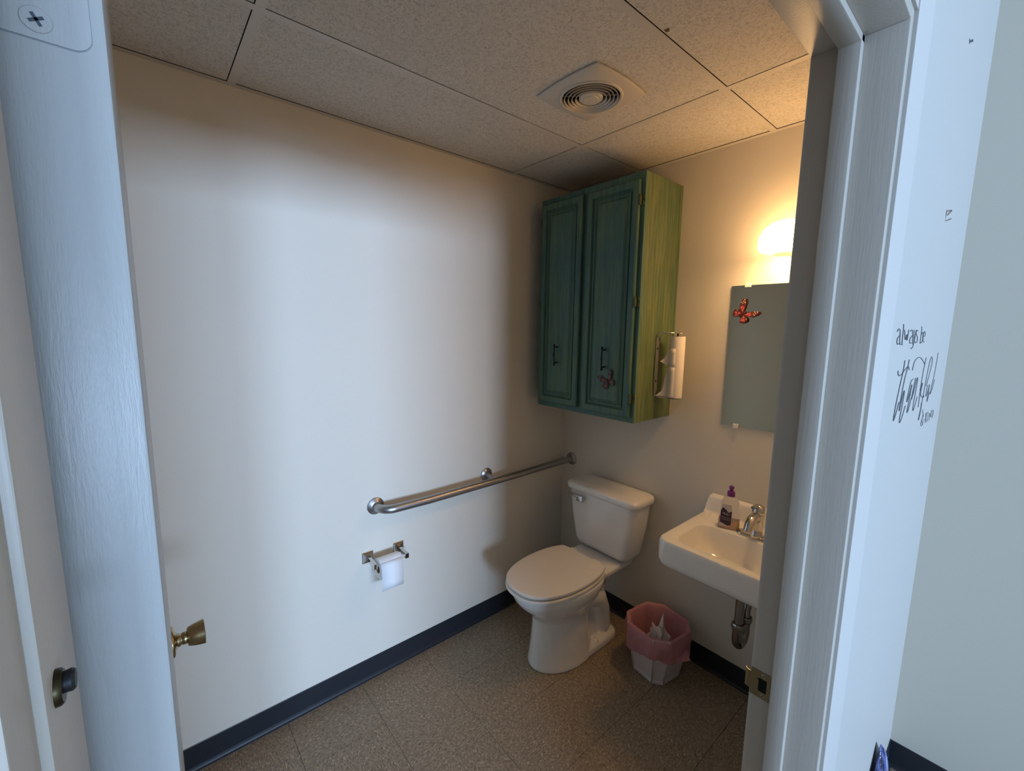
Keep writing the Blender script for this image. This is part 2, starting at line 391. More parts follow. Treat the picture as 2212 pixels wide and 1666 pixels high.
# strike plate on the right jamb
sp = empty('strike_plate', (1.52, YR, .925), 'brass strike plate screwed to the right door jamb', 'strike plate')
sx0, sx1, sz0, sz1 = 1.5080, 1.5435, .8965, .9535
bm = bmesh.new()
y0_, y1_ = YR - .0016, YR - .0002
hx0, hx1, hz0, hz1 = 1.5225, 1.5375, .9110, .9390
for bx in ((sx0, sx1, sz0, hz0), (sx0, sx1, hz1, sz1), (sx0, hx0, hz0, hz1), (hx1, sx1, hz0, hz1)): box(bm, bx[0] - 1.52, bx[1] - 1.52, y0_ - YR, y1_ - YR, bx[2] - .925, bx[3] - .925)
fin('plate', bm, sbrass_m, sp)
bm = bmesh.new()
prof = [(1.5085, YR - .0016), (1.5045, YR - .0014), (1.5000, YR - .0004), (1.4968, YR + .0022), (1.4960, YR + .0055), (1.4970, YR + .0058), (1.4980, YR + .0028), (1.5008, YR + .0008), (1.5045, YR - .0002), (1.5085, YR - .0003)]
za, zb = .9065, .9440
Ra = [bm.verts.new((x - 1.52, y - YR, za - .925)) for x, y in prof]; Rb = [bm.verts.new((x - 1.52, y - YR, zb - .925)) for x, y in prof]
for i in range(len(prof)): j = (i + 1) % len(prof); bm.faces.new((Ra[i], Ra[j], Rb[j], Rb[i]))
bm.faces.new(Ra); bm.faces.new(Rb)
fin('lip', bm, sbrass_m, sp, autosm=60)
bm = bmesh.new(); box(bm, hx0 - 1.52, hx1 - 1.52, -.0009, -.00015, hz0 - .925, hz1 - .925); fin('latch_hole', bm, dark_m, sp)
bm = bmesh.new(); box(bm, hx0 - 1.5240, hx0 - 1.5190, -.0040, -.0016, hz0 - .925 + .002, hz1 - .925 - .004); fin('bent_tab', bm, sbrass_m, sp)
for zz in (.9465, .9030):
    bm = bmesh.new(); lathe(bm, [(0, .0012), (.0034, .0012), (.0040, 0)], 20, aim((1.5310 - 1.52, -.0016, zz - .925), (0, -1, 0))); s_ = fin('screw', bm, mat('screw_pale', (.55, .50, .40), .3, metal=1), sp)
    bm = bmesh.new(); lathe(bm, [(0, .0004), (.0013, .0004), (.0013, 0)], 8, aim((1.5310 - 1.52, -.0027, zz - .925), (0, -1, 0))); fin('recess', bm, dark_m, s_)

# small brass and rubber turn piece on the left stop
BP = (1.5895, YL + .0156, 1.5032)
tt = empty('thumb_turn', BP, 'small dark brass thumb turn on the left jamb beside the door edge', 'latch')
bm = bmesh.new(); lathe(bm, [(.0060, 0), (.0060, .0012), (.0054, .0020), (0, .0020)], 28, aim((0, 0, 0), (0, 1, 0))); fin('base', bm, mat('old_brass', (.07, .055, .03), .42, metal=1), tt, autosm=40)
bm = bmesh.new(); lathe(bm, [(.0034, .0015), (.0037, .0040), (.0031, .0048), (0, .0050)], 24, aim((-.001, 0, .0006), (0, 1, 0))); fin('grip', bm, rubber_m, tt, autosm=40)

# ------------------------------------------------------------ ceiling vent
vt = empty('ceiling_vent', (VX, VY, H), 'square bathroom exhaust vent with round concentric louvres', 'vent')
bm = bmesh.new()
def squircle(hx, z, bulge, n=64):
    pts = []
    for i in range(n):
        s = i / n * 4; k = int(s); t = (s - k) * 2 - 1
        e = hx * (1 - bulge * t * t); c = hx * t * (1 - bulge)
        p = [(e, c), (-c, e), (-e, -c), (c, -e)][k]; pts.append((p[0], p[1], z))
    return pts
def circ(r, z, n=64, ph=-PI / 4): return [(r * math.cos(ph + 2 * PI * i / n), r * math.sin(ph + 2 * PI * i / n), z) for i in range(n)]
hx = .137
loft(bm, [squircle(hx, 0.0, .075), squircle(hx, -.004, .075), squircle(hx - .006, -.008, .075), circ(.106, -.012), circ(.103, -.0160), circ(.098, -.0165), circ(.095, -.012), circ(.094, 0.0)], False, False)
fin('cover', bm, vent_m, vt, autosm=40)
for r0 in (.0900, .0775, .0650, .0525):
    bm = bmesh.new(); loft(bm, [circ(r0, -.0175), circ(r0 - .0016, -.0175), circ(r0 - .0046, -.006), circ(r0 - .0030, -.006), circ(r0, -.0175)], False, False)
    fin('louvre', bm, vent_m, vt, smooth=True)
bm = bmesh.new(); lathe(bm, [(0, -.0195), (.024, -.0195), (.026, -.0175), (.036, -.0170), (.0395, -.014), (.0395, -.006), (0, -.006)], 48); fin('hub', bm, vent_m, vt, autosm=35)
bm = bmesh.new(); lathe(bm, [(0, -.0008), (.0945, -.0008), (.0945, -.0001), (0, -.0001)], 48); fin('opening', bm, dark_m, vt)
for a in (0, PI / 2):
    bm = bmesh.new(); box(bm, -.093, .093, -.0012, .0012, -.006, -.0015); fin('strut', bm, vent_m, vt, rot=(0, 0, a + PI / 4))

# ------------------------------------------------------------ toilet
TXc = .443
to = empty('toilet', (TXc, -.4, 0), 'white two-piece toilet with closed lid beside the corner', 'toilet')
def egg(yf, yb, hwid, z, n=40, nb=2.6, nf=2.0, split=0.58):
    # yf = front (negative), yb = back ; widest at fraction split from the front
    ym = yf + (yb - yf) * split; pts = []
    for i in range(n):
        a = 2 * PI * i / n; c, s = math.cos(a), math.sin(a)
        if s < 0: e = nf; L_ = ym - yf
        else: e = nb; L_ = yb - ym
        x = hwid * math.copysign(abs(c) ** (2 / e), c); y = ym + L_ * math.copysign(abs(s) ** (2 / e), s)
        pts.append((x, y + .4, z))
    return pts
bm = bmesh.new()
loft(bm, [egg(-.655, -.30, .135, 0.0), egg(-.655, -.30, .135, .006), egg(-.648, -.31, .127, .05), egg(-.640, -.32, .119, .12), egg(-.634, -.33, .113, .20), egg(-.634, -.335, .112, .245), egg(-.648, -.33, .121, .272),
          egg(-.685, -.31, .145, .305), egg(-.722, -.29, .166, .340), egg(-.748, -.27, .178, .375), egg(-.760, -.26, .183, .405), egg(-.760, -.26, .182, .422)])
loft(bm, [egg(-.50, -.135, .132, 0.0, nb=5, nf=5), egg(-.50, -.135, .130, .030, nb=5, nf=5), egg(-.50, -.14, .126, .038, nb=5, nf=5), egg(-.46, -.185, .080, .052, nb=4, nf=4), egg(-.46, -.20, .066, .14, nb=4, nf=4),
          egg(-.46, -.18, .064, .22, nb=4, nf=4), egg(-.46, -.13, .075, .30, nb=4, nf=4), egg(-.46, -.06, .115, .365, nb=5, nf=4), egg(-.46, -.035, .140, .395, nb=8, nf=4), egg(-.46, -.035, .142, .422, nb=8, nf=4)])
# siphon bulge on each side
for s in (-1, 1):
    tube(bm, [(s * .045, -.50 + .4, .20), (s * .055, -.42 + .4, .255), (s * .060, -.34 + .4, .285), (s * .062, -.27 + .4, .25), (s * .060, -.23 + .4, .17), (s * .058, -.21 + .4, .06)], [.05, .058, .058, .056, .052, .05], 16)
o = fin('bowl', bm, cer_m, to, smooth=True)
rm = o.modifiers.new('r', 'REMESH'); rm.mode = 'VOXEL'; rm.voxel_size = .0055; rm.use_smooth_shade = True
sm = o.modifiers.new('s', 'SMOOTH'); sm.factor = .6; sm.iterations = 7
def seat_outline(sc_=1.0, z=0, dy=0):
    half = [(0, -.778), (.045, -.774), (.088, -.757), (.125, -.722), (.152, -.672), (.170, -.610), (.180, -.540), (.181, -.470), (.175, -.410), (.163, -.355), (.146, -.318), (.138, -.303), (.05, -.301)]
    pts = [(x, y) for x, y in half] + [(0, -.301)] + [(-x, y) for x, y in reversed(half[1:])]
    cyy = -.52
    return [(x * sc_, (y - cyy) * sc_ + cyy + .4 + dy, z) for x, y in pts]
def slab(name, m, s, z0, z1, par):
    bm = bmesh.new()
    e = .004
    loft(bm, [seat_outline(s * .97, z0), seat_outline(s * .995, z0 + .0015), seat_outline(s, z0 + e), seat_outline(s, z1 - e), seat_outline(s * .992, z1 - .0015), seat_outline(s * .97, z1 - .0002), seat_outline(s * .8, z1 + .0003)])
    o = fin(name, bm, m, par, smooth=True)
    o.modifiers.new('sub', 'SUBSURF').render_levels = 2; o.modifiers['sub'].levels = 1
    return o
slab('seat', seat_m, 1.012, .424, .4405, to)
slab('lid', seat_m, 1.0, .4462, .4630, to)
for s in (-1, 1): boxo('hinge', seat_m, to, s * .075 - .022, s * .075 + .022, .078, .112, .425, .462, bev=.006)
bm = bmesh.new()
def tank_ring(x, yb, yf, z, r=.045): return rrect(-x, x, yf + .4, yb + .4, z, r, 6)
loft(bm, [tank_ring(.150, -.04, -.165, .436), tank_ring(.172, -.032, -.185, .445), tank_ring(.180, -.03, -.190, .47), tank_ring(.205, -.026, -.199, .62), tank_ring(.217, -.024, -.203, .745)])
fin('tank', bm, cer_m, to, autosm=60)
bm = bmesh.new()
loft(bm, [tank_ring(.214, -.022, -.200, .742), tank_ring(.226, -.014, -.212, .746), tank_ring(.229, -.012, -.215, .752), tank_ring(.230, -.012, -.216, .772), tank_ring(.226, -.016, -.212, .781, .045), tank_ring(.214, -.026, -.200, .7855, .04), tank_ring(.10, -.06, -.15, .787, .03)])
fin('tank_lid', bm, cer_m, to, autosm=60)
bm = bmesh.new(); tube(bm, [(-.110, .215, .712), (-.110, .185, .712)], .011, 14)
box(bm, -.131, -.088, .172, .186, .694, .728, .004)
tube(bm, [(-.120, .178, .718), (-.160, .176, .722), (-.194, .184, .722)], [.0085, .0075, .0055], 10)
fin('flush_handle', bm, chrome_m, to, autosm=40)
for s in (-1, 1):
    bm = bmesh.new(); lathe(bm, [(.0175, 0), (.0175, .008), (.014, .016), (.007, .020), (0, .021)], 20, Matrix.Translation((s * .104, .085, .033))); fin('bolt_cap', bm, cer_m, to, smooth=True)
# supply stop behind the bowl
vl = empty('shutoff_valve', (.10, -.0, .0), 'small dark shutoff valve barely showing behind the toilet lid', 'valve')
bm = bmesh.new(); tube(bm, [(0, -.004, .245), (0, -.10, .245)], .008, 12); tube(bm, [(0, -.10, .230), (0, -.10, .275)], .012, 12)
fin('body', bm, dchrome_m, vl)
bm = bmesh.new(); lathe(bm, [(0, 0), (.018, .002), (.018, .01), (0, .012)], 12, Matrix.Translation((-.0, -.10, .277))); fin('wheel', bm, rubber_m, vl)
bm = bmesh.new(); tube(bm, [(.008, -.10, .250), (.05, -.10, .252), (.12, -.10, .30), (.20, -.10, .36), (.215, -.10, .40), (.218, -.10, .4345)], .005, 8); fin('supply_line', bm, dchrome_m, vl)

# ------------------------------------------------------------ grab bar
gb = empty('grab_bar', (0, -1.225, .826), 'long stainless grab bar along the left wall, ending at the back wall', 'grab bar')
o3 = Vector((0, -1.225, .826)); bx_, gz = .080, .826
P = [Vector((.003, -1.225, gz)), Vector((.012, -1.225, gz))] + arc((.022, -1.225 + .058, gz), .058, -PI / 2, 0, (1, 0, 0), (0, 1, 0), 9) + [Vector((bx_, -1.0, gz - .004)), Vector((bx_, -.607, gz - .001)), Vector((bx_ - .003, -.3, gz + .002)), Vector((bx_ - .007, -.004, gz + .003))]
bm = bmesh.new(); tube(bm, [p - o3 for p in P], .0190, 24); fin('bar', bm, steel_m, gb, autosm=50)
def flange(c, d, r=.039):
    bm = bmesh.new(); lathe(bm, [(r, 0), (r, .002), (r - .002, .0045), (r * .62, .007), (r * .55, .010), (0, .010)], 36, aim(Vector(c) - o3, d)); fl_ = fin('flange', bm, steel_m, gb, autosm=50)
    return fl_
flange((0, -1.225, gz), (1, 0, 0)); flange((0, -.605, gz + .012), (1, 0, 0), .036); flange((bx_ - .007, 0, gz + .003), (0, -1, 0))
bm = bmesh.new(); tube(bm, [Vector((.004, -.605, gz + .010)) - o3, Vector((bx_, -.607, gz)) - o3], .014, 16); fin('post', bm, steel_m, gb, autosm=50)

# ------------------------------------------------------------ toilet paper holder and roll
hy = (-1.268, -1.121); hz = .597
for k, yc in enumerate(hy): pass
th = empty('toilet_paper_holder', (0, -1.195, hz), 'chrome two-post toilet paper holder below the grab bar', 'paper holder')
for yc in hy:
    bm = bmesh.new(); y = yc + 1.195
    sq = lambda h_, x_: [(x_, y - h_, -h_), (x_, y + h_, -h_), (x_, y + h_, h_), (x_, y - h_, h_)]
    loft(bm, [sq(.0255, 0), sq(.0255, .003), sq(.0235, .005), sq(.018, .0065), sq(.011, .009)]); pl = fin('wall_plate', bm, chrome_m, th)
    bm = bmesh.new(); loft(bm, [[(x_, y - h_, c - v_) for x_, y_, h_, v_, c in ()] or [(x_, y - h_, c - v_), (x_, y + h_, c - v_), (x_, y + h_, c + v_), (x_, y - h_, c + v_)] for x_, h_, v_, c in ((.006, .007, .009, 0), (.05, .007, .009, -.003), (.092, .008, .011, -.006))]); fin('post', bm, chrome_m, th)
bm = bmesh.new(); lathe(bm, [(0, -.068), (.006, -.068), (.006, -.060), (.010, -.058), (.010, .058), (.006, .060), (.006, .068), (0, .068)], 20, aim((.078, 0, -.006), (0, 1, 0))); fin('roller', bm, mat('roller_plastic', (.62, .60, .58), .3), th, autosm=40)
tr_ = empty('toilet_paper_roll', (.078, -1.205, .572), 'white toilet paper roll hanging on the chrome wall holder', 'toilet paper')
ro, ri = .044, .0205
bm = bmesh.new()
yy0, yy1 = -.0500, .0500
lathe(bm, [(ri, yy0), (ro, yy0), (ro, yy1), (ri, yy1), (ri, yy0)], 48, aim((0, 0, 0), (0, 1, 0))); fin('paper', bm, paper_m, tr_, autosm=40)
bm = bmesh.new(); lathe(bm, [(ri - .001, yy0 - .0003), (ri, yy0 - .0003), (ri, yy1 + .0003), (ri - .001, yy1 + .0003), (ri - .001, yy0 - .0003)], 32, aim((0, 0, 0), (0, 1, 0))); fin('core', bm, card_m, tr_, smooth=True)
bm = bmesh.new()
A_ = [(ro * math.cos(t), ro * math.sin(t)) for t in (.9, .6, .3, 0)] + [(ro, -.03), (ro - .001, -.06), (ro - .0015, -.088)]
Ra = [bm.verts.new((x + .0006, yy0, z)) for x, z in A_]; Rb = [bm.verts.new((x + .0006, yy1, z + (0 if i < 6 else -.0)) ) for i, (x, z) in enumerate(A_)]
for i in range(len(A_) - 1): bm.faces.new((Ra[i], Ra[i + 1], Rb[i + 1], Rb[i]))
o = fin('loose_sheet', bm, paper_m, tr_, smooth=True); o.modifiers.new('t', 'SOLIDIFY').thickness = .0006

# ------------------------------------------------------------ wall cabinet
cb = empty('wall_cabinet', (.388, 0, 1.2), 'brushed green two-door wall cabinet high in the back corner', 'cabinet')
CX0, CX1, CZ0, CZ1, CD = .078, .698, 1.203, 2.284, .306
oc = (.388, 0, 1.2)
bm = bmesh.new()
def cbx(bm, x0, x1, y0, y1, z0, z1, bev=0): box(bm, x0 - oc[0], x1 - oc[0], y0, y1, z0 - oc[2], z1 - oc[2], bev)
cbx(bm, CX0, CX0 + .016, -CD + .018, -.001, CZ0, CZ1); cbx(bm, CX1 - .016, CX1, -CD + .018, -.001, CZ0, CZ1)
cbx(bm, CX0 + .016, CX1 - .016, -CD + .018, -.001, CZ0 + .012, CZ0 + .028); cbx(bm, CX0 + .016, CX1 - .016, -CD + .018, -.001, CZ1 - .016, CZ1); cbx(bm, CX0 + .016, CX1 - .016, -.006, -.001, CZ0 + .028, CZ1 - .016)
fin('carcass', bm, green_m, cb)
bm = bmesh.new(); cbx(bm, CX1, CX1 + .004, -.004, -.001, CZ0 + .006, 1.262); fin('edge_sliver', bm, raw_m, cb)
bm = bmesh.new()
cbx(bm, CX0, CX0 + .040, -CD, -CD + .018, CZ0, CZ1); cbx(bm, CX1 - .040, CX1, -CD, -CD + .018, CZ0, CZ1); cbx(bm, .368, .406, -CD, -CD + .018, CZ0 + .04, CZ1 - .04)
cbx(bm, CX0 + .04, CX1 - .04, -CD, -CD + .018, CZ0, CZ0 + .04); cbx(bm, CX0 + .04, CX1 - .04, -CD, -CD + .018, CZ1 - .04, CZ1)
fin('face_frame', bm, teal_m, cb)
DT = .019
def cab_door(x0, x1, z0, z1, hx, hside):
    d = bpy.data.objects.new('door', None); C.objects.link(d); d.parent = cb; d.location = (x0 - oc[0], -CD - .0015, z0 - oc[2])
    w_, h_ = x1 - x0, z1 - z0
    rings = [(0, 0), (0, -DT + .004), (.004, -DT), (.030, -DT), (.033, -DT + .010), (.036, -DT + .012), (.039, -DT + .012), (.041, -DT + .006), (.050, -DT + .003), (.053, -DT + .008), (.056, -DT + .008), (.066, -DT + .0010)]
    bm = bmesh.new()
    # frame : stiles and rails with moulded inner edge
    R = []
    for e, y in rings[:7]: R.append([(e, y, e), (w_ - e, y, e), (w_ - e, y, h_ - e), (e, y, h_ - e)])
    loft(bm, R, True, False)
    me_o = fin('frame', bm, teal_m, None); me_o.parent = d
    bm = bmesh.new(); R = []
    for e, y in rings[6:]: R.append([(e, y, e), (w_ - e, y, e), (w_ - e, y, h_ - e), (e, y, h_ - e)])
    loft(bm, R, False, True)
    p_ = fin('raised_panel', bm, teal_m, None); p_.parent = d
    bm = bmesh.new()
    hxx, z_a, z_b = hx - x0, 1.438 - z0, 1.538 - z0; yb = -DT + .0015
    tube(bm, [(hxx, yb, z_a + .010), (hxx, yb - .024, z_a + .010)], .0038, 8); tube(bm, [(hxx, yb, z_b - .010), (hxx, yb - .024, z_b - .010)], .0038, 8)
    tube(bm, [(hxx, yb - .025, z_a - .006), (hxx, yb - .025, z_a), (hxx, yb - .025, z_a + .014), (hxx, yb - .027, (z_a + z_b) / 2 - .006), (hxx, yb - .027, (z_a + z_b) / 2), (hxx, yb - .027, (z_a + z_b) / 2 + .006), (hxx, yb - .025, z_b - .014), (hxx, yb - .025, z_b), (hxx, yb - .025, z_b + .006)], [.003, .0055, .0034, .0035, .0052, .0035, .0034, .0055, .003], 10)
    k_ = fin('handle', bm, iron_m, None, smooth=True); k_.parent = d
    for zz in (2.167, 1.743, 1.316):
        bm = bmesh.new(); ex = w_ if hside > 0 else 0
        s = hside
        tube(bm, [(ex + s * .006, -DT + .004, zz - .022 - z0), (ex + s * .006, -DT + .004, zz + .022 - z0)], .0042, 10)
        box(bm, min(ex + s * .004, ex + s * .016), max(ex + s * .004, ex + s * .016), -.004, .001, zz - .020 - z0, zz - .006 - z0); box(bm, min(ex + s * .004, ex + s * .016), max(ex + s * .004, ex + s * .016), -.004, .001, zz + .006 - z0, zz + .020 - z0)
        box(bm, min(ex + s * .000, ex + s * .007), max(ex + s * .000, ex + s * .007), -DT + .002, -.004, zz - .018 - z0, zz + .018 - z0)
        h_o = fin('hinge', bm, mat('hinge_green', (.10, .12, .06), .4, metal=.3), None); h_o.parent = d
    return d
cab_door(.100, .371, 1.232, 2.254, .235, -1)
cab_door(.402, .679, 1.228, 2.250, .540, 1)

# butterflies
def wing(bm, pts, z0, z1, xf):
    a = [bm.verts.new((x, z0, y)) for x, y in pts]; b_ = [bm.verts.new((x, z1, y)) for x, y in pts]; n = len(pts)
    for i in range(n): bm.faces.new((a[i], a[(i + 1) % n], b_[(i + 1) % n], b_[i]))
    bm.faces.new(a); bm.faces.new(b_)
    bmesh.ops.transform(bm, matrix=xf, verts=a + b_)
UP = [(.002, .0), (.010, .016), (.022, .034), (.036, .044), (.041, .040), (.040, .030), (.036, .020), (.030, .010), (.018, .002), (.006, -.003)]
LO = [(.002, -.002), (.012, -.001), (.026, .000), (.033, -.008), (.031, -.018), (.024, -.027), (.016, -.029), (.009, -.022), (.004, -.012)]
def scale_pts(pts, s, c=None):
    c = c or (sum(p[0] for p in pts) / len(pts), sum(p[1] for p in pts) / len(pts)); return [(c[0] + (x - c[0]) * s, c[1] + (y - c[1]) * s) for x, y in pts]
def butterfly(name, loc, rot, label, cols, size=1.0, tilt=.22):
    root = empty(name, loc, label, 'butterfly decoration', 'butterfly decorations')
    root.rotation_euler = (0, rot, 0); root.scale = (size,) * 3
    edge = mat('wing_edge_' + cols[2], (.10, .02, .015) if cols[2] == 'a' else (.05, .025, .03), .5)
    fillm = mat('wing_fill_' + cols[2], cols[0], .45); spot = mat('wing_spot_' + cols[2], cols[1], .45)
    for s in (1, -1):
        for nm, P_ in (('upper_wing', UP), ('lower_wing', LO)):
            xf = Matrix.Rotation(-s * tilt, 4, 'Z') @ Matrix.Diagonal((s, 1, 1, 1))
            bm = bmesh.new(); wing(bm, P_, -.0022, -.0014, xf); wo = fin(nm, bm, edge, root)
            cells = bmesh.new()
            if P_ is UP:
                cs = [[(.006, .001), (.012, .015), (.018, .024), (.020, .020), (.013, .003)], [(.015, .0045), (.021, .021), (.025, .021), (.027, .011)]]
                sp_ = [[(.023, .033), (.028, .037), (.027, .031)], [(.031, .040), (.036, .042), (.036, .038)], [(.030, .034), (.034, .034), (.032, .030)], [(.033, .026), (.037, .028), (.036, .023)], [(.028, .027), (.031, .028), (.029, .023)]]
            else:
                cs = [[(.005, -.004), (.014, -.003), (.020, -.007), (.012, -.011)], [(.014, -.012), (.022, -.008), (.028, -.010), (.026, -.018), (.018, -.019)], [(.008, -.012), (.015, -.015), (.020, -.023), (.014, -.025)]]
                sp_ = [[(.022, -.003), (.027, -.003), (.026, -.006)], [(.010, -.009), (.014, -.008), (.013, -.011)]]
            for c_ in cs: wing(cells, scale_pts(c_, .86), -.0028, -.0022, xf)
            f_ = fin('wing_cells', cells, fillm, wo)
            cells = bmesh.new()
            for c_ in sp_: wing(cells, c_, -.0030, -.0022, xf)
            fin('wing_spots', cells, spot, wo)
    bm = bmesh.new(); tube(bm, [(0, -.002, -.020), (0, -.003, -.008), (0, -.0035, .004), (0, -.003, .012)], [.001, .0022, .0028, .0015], 8); fin('body', bm, edge, root)
    return root
butterfly('butterfly', (1.012, -.0095, 1.696), math.radians(45), 'bright red butterfly stuck on the mirror', ((.52, .095, .10), (.80, .60, .42), 'a'), 1.14)
butterfly('butterfly', (.565, -CD - .0015 - DT + .0010, 1.383), math.radians(-28), 'dull brownish red butterfly on the right cabinet door under its handle', ((.28, .09, .07), (.40, .28, .25), 'b'), 1.08)

# ------------------------------------------------------------ paper towel holder and roll on the cabinet side
PX = CX1
ph = empty('paper_towel_holder', (PX, -.145, 1.45), 'chrome wire paper towel holder fixed to the cabinet side', 'paper towel holder')
q = lambda x, y, z: (x - PX, y + .145, z - 1.45)
bm = bmesh.new()
pw = .012
pts = [(-.145 - pw, 1.338), (-.145 - pw * .2, 1.325), (-.145 + pw * .2, 1.325), (-.145 + pw, 1.345), (-.145 + pw, 1.570), (-.145, 1.590), (-.145 - pw, 1.575)]
a_ = [bm.verts.new(q(PX, y, z)) for y, z in pts]; b2 = [bm.verts.new(q(PX + .0022, y, z)) for y, z in pts]
for i in range(len(pts)): bm.faces.new((a_[i], a_[(i + 1) % len(pts)], b2[(i + 1) % len(pts)], b2[i]))
bm.faces.new(a_); bm.faces.new(b2)
fin('back_plate', bm, steel_m, ph)
for zz in (1.538, 1.386):
    bm = bmesh.new(); lathe(bm, [(0, .002), (.004, .0012), (.005, 0)], 12, aim(q(PX + .0022, -.145, zz), (1, 0, 0))); fin('screw', bm, black_m, ph)
AX, AY = .782, -.118
bm = bmesh.new()
tube(bm, [q(PX + .003, -.158, 1.335), q(PX + .004, -.160, 1.46), q(PX + .003, -.158, 1.585), q(PX + .010, -.157, 1.606), q(PX + .03, -.15, 1.611), q(AX, AY, 1.611)], .0022, 8)
tube(bm, [q(PX + .003, -.132, 1.57), q(PX + .010, -.133, 1.600), q(PX + .03, -.135, 1.609), q(AX, AY, 1.611)], .0020, 8)
tube(bm, [q(PX + .003, -.158, 1.335), q(PX + .010, -.156, 1.318), q(PX + .03, -.15, 1.312), q(AX, AY, 1.312)], .0022, 8)
tube(bm, [q(AX, AY, 1.312), q(AX, AY, 1.612)], .0045, 10)
fin('wire_frame', bm, chrome_m, ph, smooth=True)
for zz in (1.609, 1.311):
    bm = bmesh.new(); lathe(bm, [(0, .004), (.012, .0035), (.026, .0015), (.030, 0), (.026, -.001), (0, -.0015)], 28, Matrix.Translation(q(AX, AY, zz))); fin('end_disc', bm, chrome_m, ph, smooth=True)
pr_ = empty('paper_towel_roll', (AX, AY, 1.316), 'nearly used paper towel roll on the holder beside the cabinet', 'paper towels')
bm = bmesh.new(); lathe(bm, [(.019, 0), (.0325, 0), (.0335, .004), (.0335, .274), (.0325, .279), (.019, .279), (.019, 0)], 40); fin('paper', bm, paper_m2, pr_, autosm=60)
bm = bmesh.new(); lathe(bm, [(.018, -.0005), (.019, -.0005), (.019, .2805), (.018, .2805), (.018, -.0005)], 24); fin('core', bm, card_m, pr_, smooth=True)
# loose torn sheet peeling toward the viewer's left
bm = bmesh.new()
Fdir = Vector((-.62, -.35, 0)).normalized()
def sheet(zs, ext, curl):
    R = []
    for z, e, c in zip(zs, ext, curl):
        row = []
        for k in range(8):
            t = k / 7
            if t < .4:
                a = math.radians(-70 - 80 * (t / .4)); p = Vector((.0345 * math.cos(a), .0345 * math.sin(a), z))
            else:
                a = math.radians(-150); p = Vector((.0345 * math.cos(a), .0345 * math.sin(a), z)) + Fdir * e * (t - .4) / .6 + Vector((0, -c * ((t - .4) / .6) ** 2, 0))
            row.append(bm.verts.new(p))
        R.append(row)
    for a_, b_ in zip(R[:-1], R[1:]):
        for k in range(7): bm.faces.new((a_[k], a_[k + 1], b_[k + 1], b_[k]))
sheet([.002, .010, .026, .050, .085, .120, .140], [.052, .036, .020, .014, .010, .006, .001], [.012, .012, .006, .004, .002, .0, 0])
sheet([.146, .158, .164, .180, .205, .225], [.004, .016, .030, .014, .006, .001], [.006, .012, .012, .006, 0, 0])
o = fin('loose_sheet', bm, paper_m2, pr_, smooth=True); o.modifiers.new('t', 'SOLIDIFY').thickness = .0006

# ------------------------------------------------------------ mirror with clips
MX0, MX1, MZ0, MZ1 = .955, 1.365, 1.2095, 1.816
mr = empty('wall_mirror', ((MX0 + MX1) / 2, 0, MZ0), 'frameless rectangular wall mirror above the sink, partly behind the jamb', 'mirror')
bm = bmesh.new(); box(bm, -.205, .205, -.0062, -.0012, 0, MZ1 - MZ0, .0008, 1); fin('glass', bm, mirror_m, mr)
bm = bmesh.new(); box(bm, -.2045, .2045, -.0012, -.0002, .0005, MZ1 - MZ0 - .0005); fin('backing', bm, black_m, mr)
for x, z, s in ((1.020, MZ1, 1), (1.30, MZ1, 1), (1.018, MZ0, -1), (1.30, MZ0, -1)):
    bm = bmesh.new(); xx = x - 1.16; zz = z - MZ0
    box(bm, xx - .011, xx + .011, -.012, -.0065, min(zz - s * .009, zz + s * .006), max(zz - s * .009, zz + s * .006), .001)
    box(bm, xx - .009, xx + .009, -.010, -.0002, min(zz + s * .0005, zz + s * .010), max(zz + s * .0005, zz + s * .010), .001)
    lathe(bm, [(0, .002), (.003, .0015), (.0035, 0)], 10, aim((xx, -.010, zz + s * .004), (0, -1, 0)))
    fin('clip', bm, clip_m, mr)

# ------------------------------------------------------------ wall lamp
LX, LY, LZ = 1.185, -.115, 1.918
lp = empty('wall_lamp', (LX, 0, LZ), 'lit frosted glass wall lamp above the mirror', 'lamp')
bm = bmesh.new(); lathe(bm, [(.047, .0075), (.078, .0075), (.078, .0070), (.047, .0070), (.047, .0075)], 40, Matrix.Translation((0, LY, 0))); fin('bulb_glow', bm, glow_m, lp)
bm = bmesh.new(); lathe(bm, [(.0, .009), (.080, .009), (.082, .004), (.088, .008), (.0925, .020), (.0935, .040), (.089, .064), (.076, .087), (.054, .104), (.028, .112), (0, .114)], 48, Matrix.Translation((0, LY, 0))); fin('glass_shade', bm, shade_m, lp, smooth=True)
bm = bmesh.new(); lathe(bm, [(0, -.010), (.036, -.010), (.043, -.004), (.045, .0055), (0, .0055)], 36, Matrix.Translation((0, LY, 0))); fin('fitter', bm, mat('fitter_cream', (.75, .68, .50), .3), lp, autosm=40)
bm = bmesh.new(); tube(bm, [(0, 0, .045), (0, -.022, .045)], .02, 16); lathe(bm, [(.055, 0), (.053, .006), (.030, .012), (0, .012)], 32, aim((0, 0, .050), (0, -1, 0))); fin('bracket', bm, mat('fitter_cream', (.75, .68, .5), .3), lp, autosm=50)

# ------------------------------------------------------------ sink
SX0, SX1, SYF = .925, 1.432, -.456
sk = empty('wall_sink', (1.178, 0, .8), 'white wall-hung sink right of the toilet under the mirror', 'sink')
S = lambda ring: [(x - 1.178, y, z - .8) for x, y, z in ring]
bm = bmesh.new()
def orr(dx, z, r=.045): return S(rrect(SX0 + dx, SX1 - dx, SYF + dx, -.002, z, r, 8))
def inn(x0, x1, y0, y1, z, r): return S(rrect(x0, x1, y0, y1, z, r, 8))
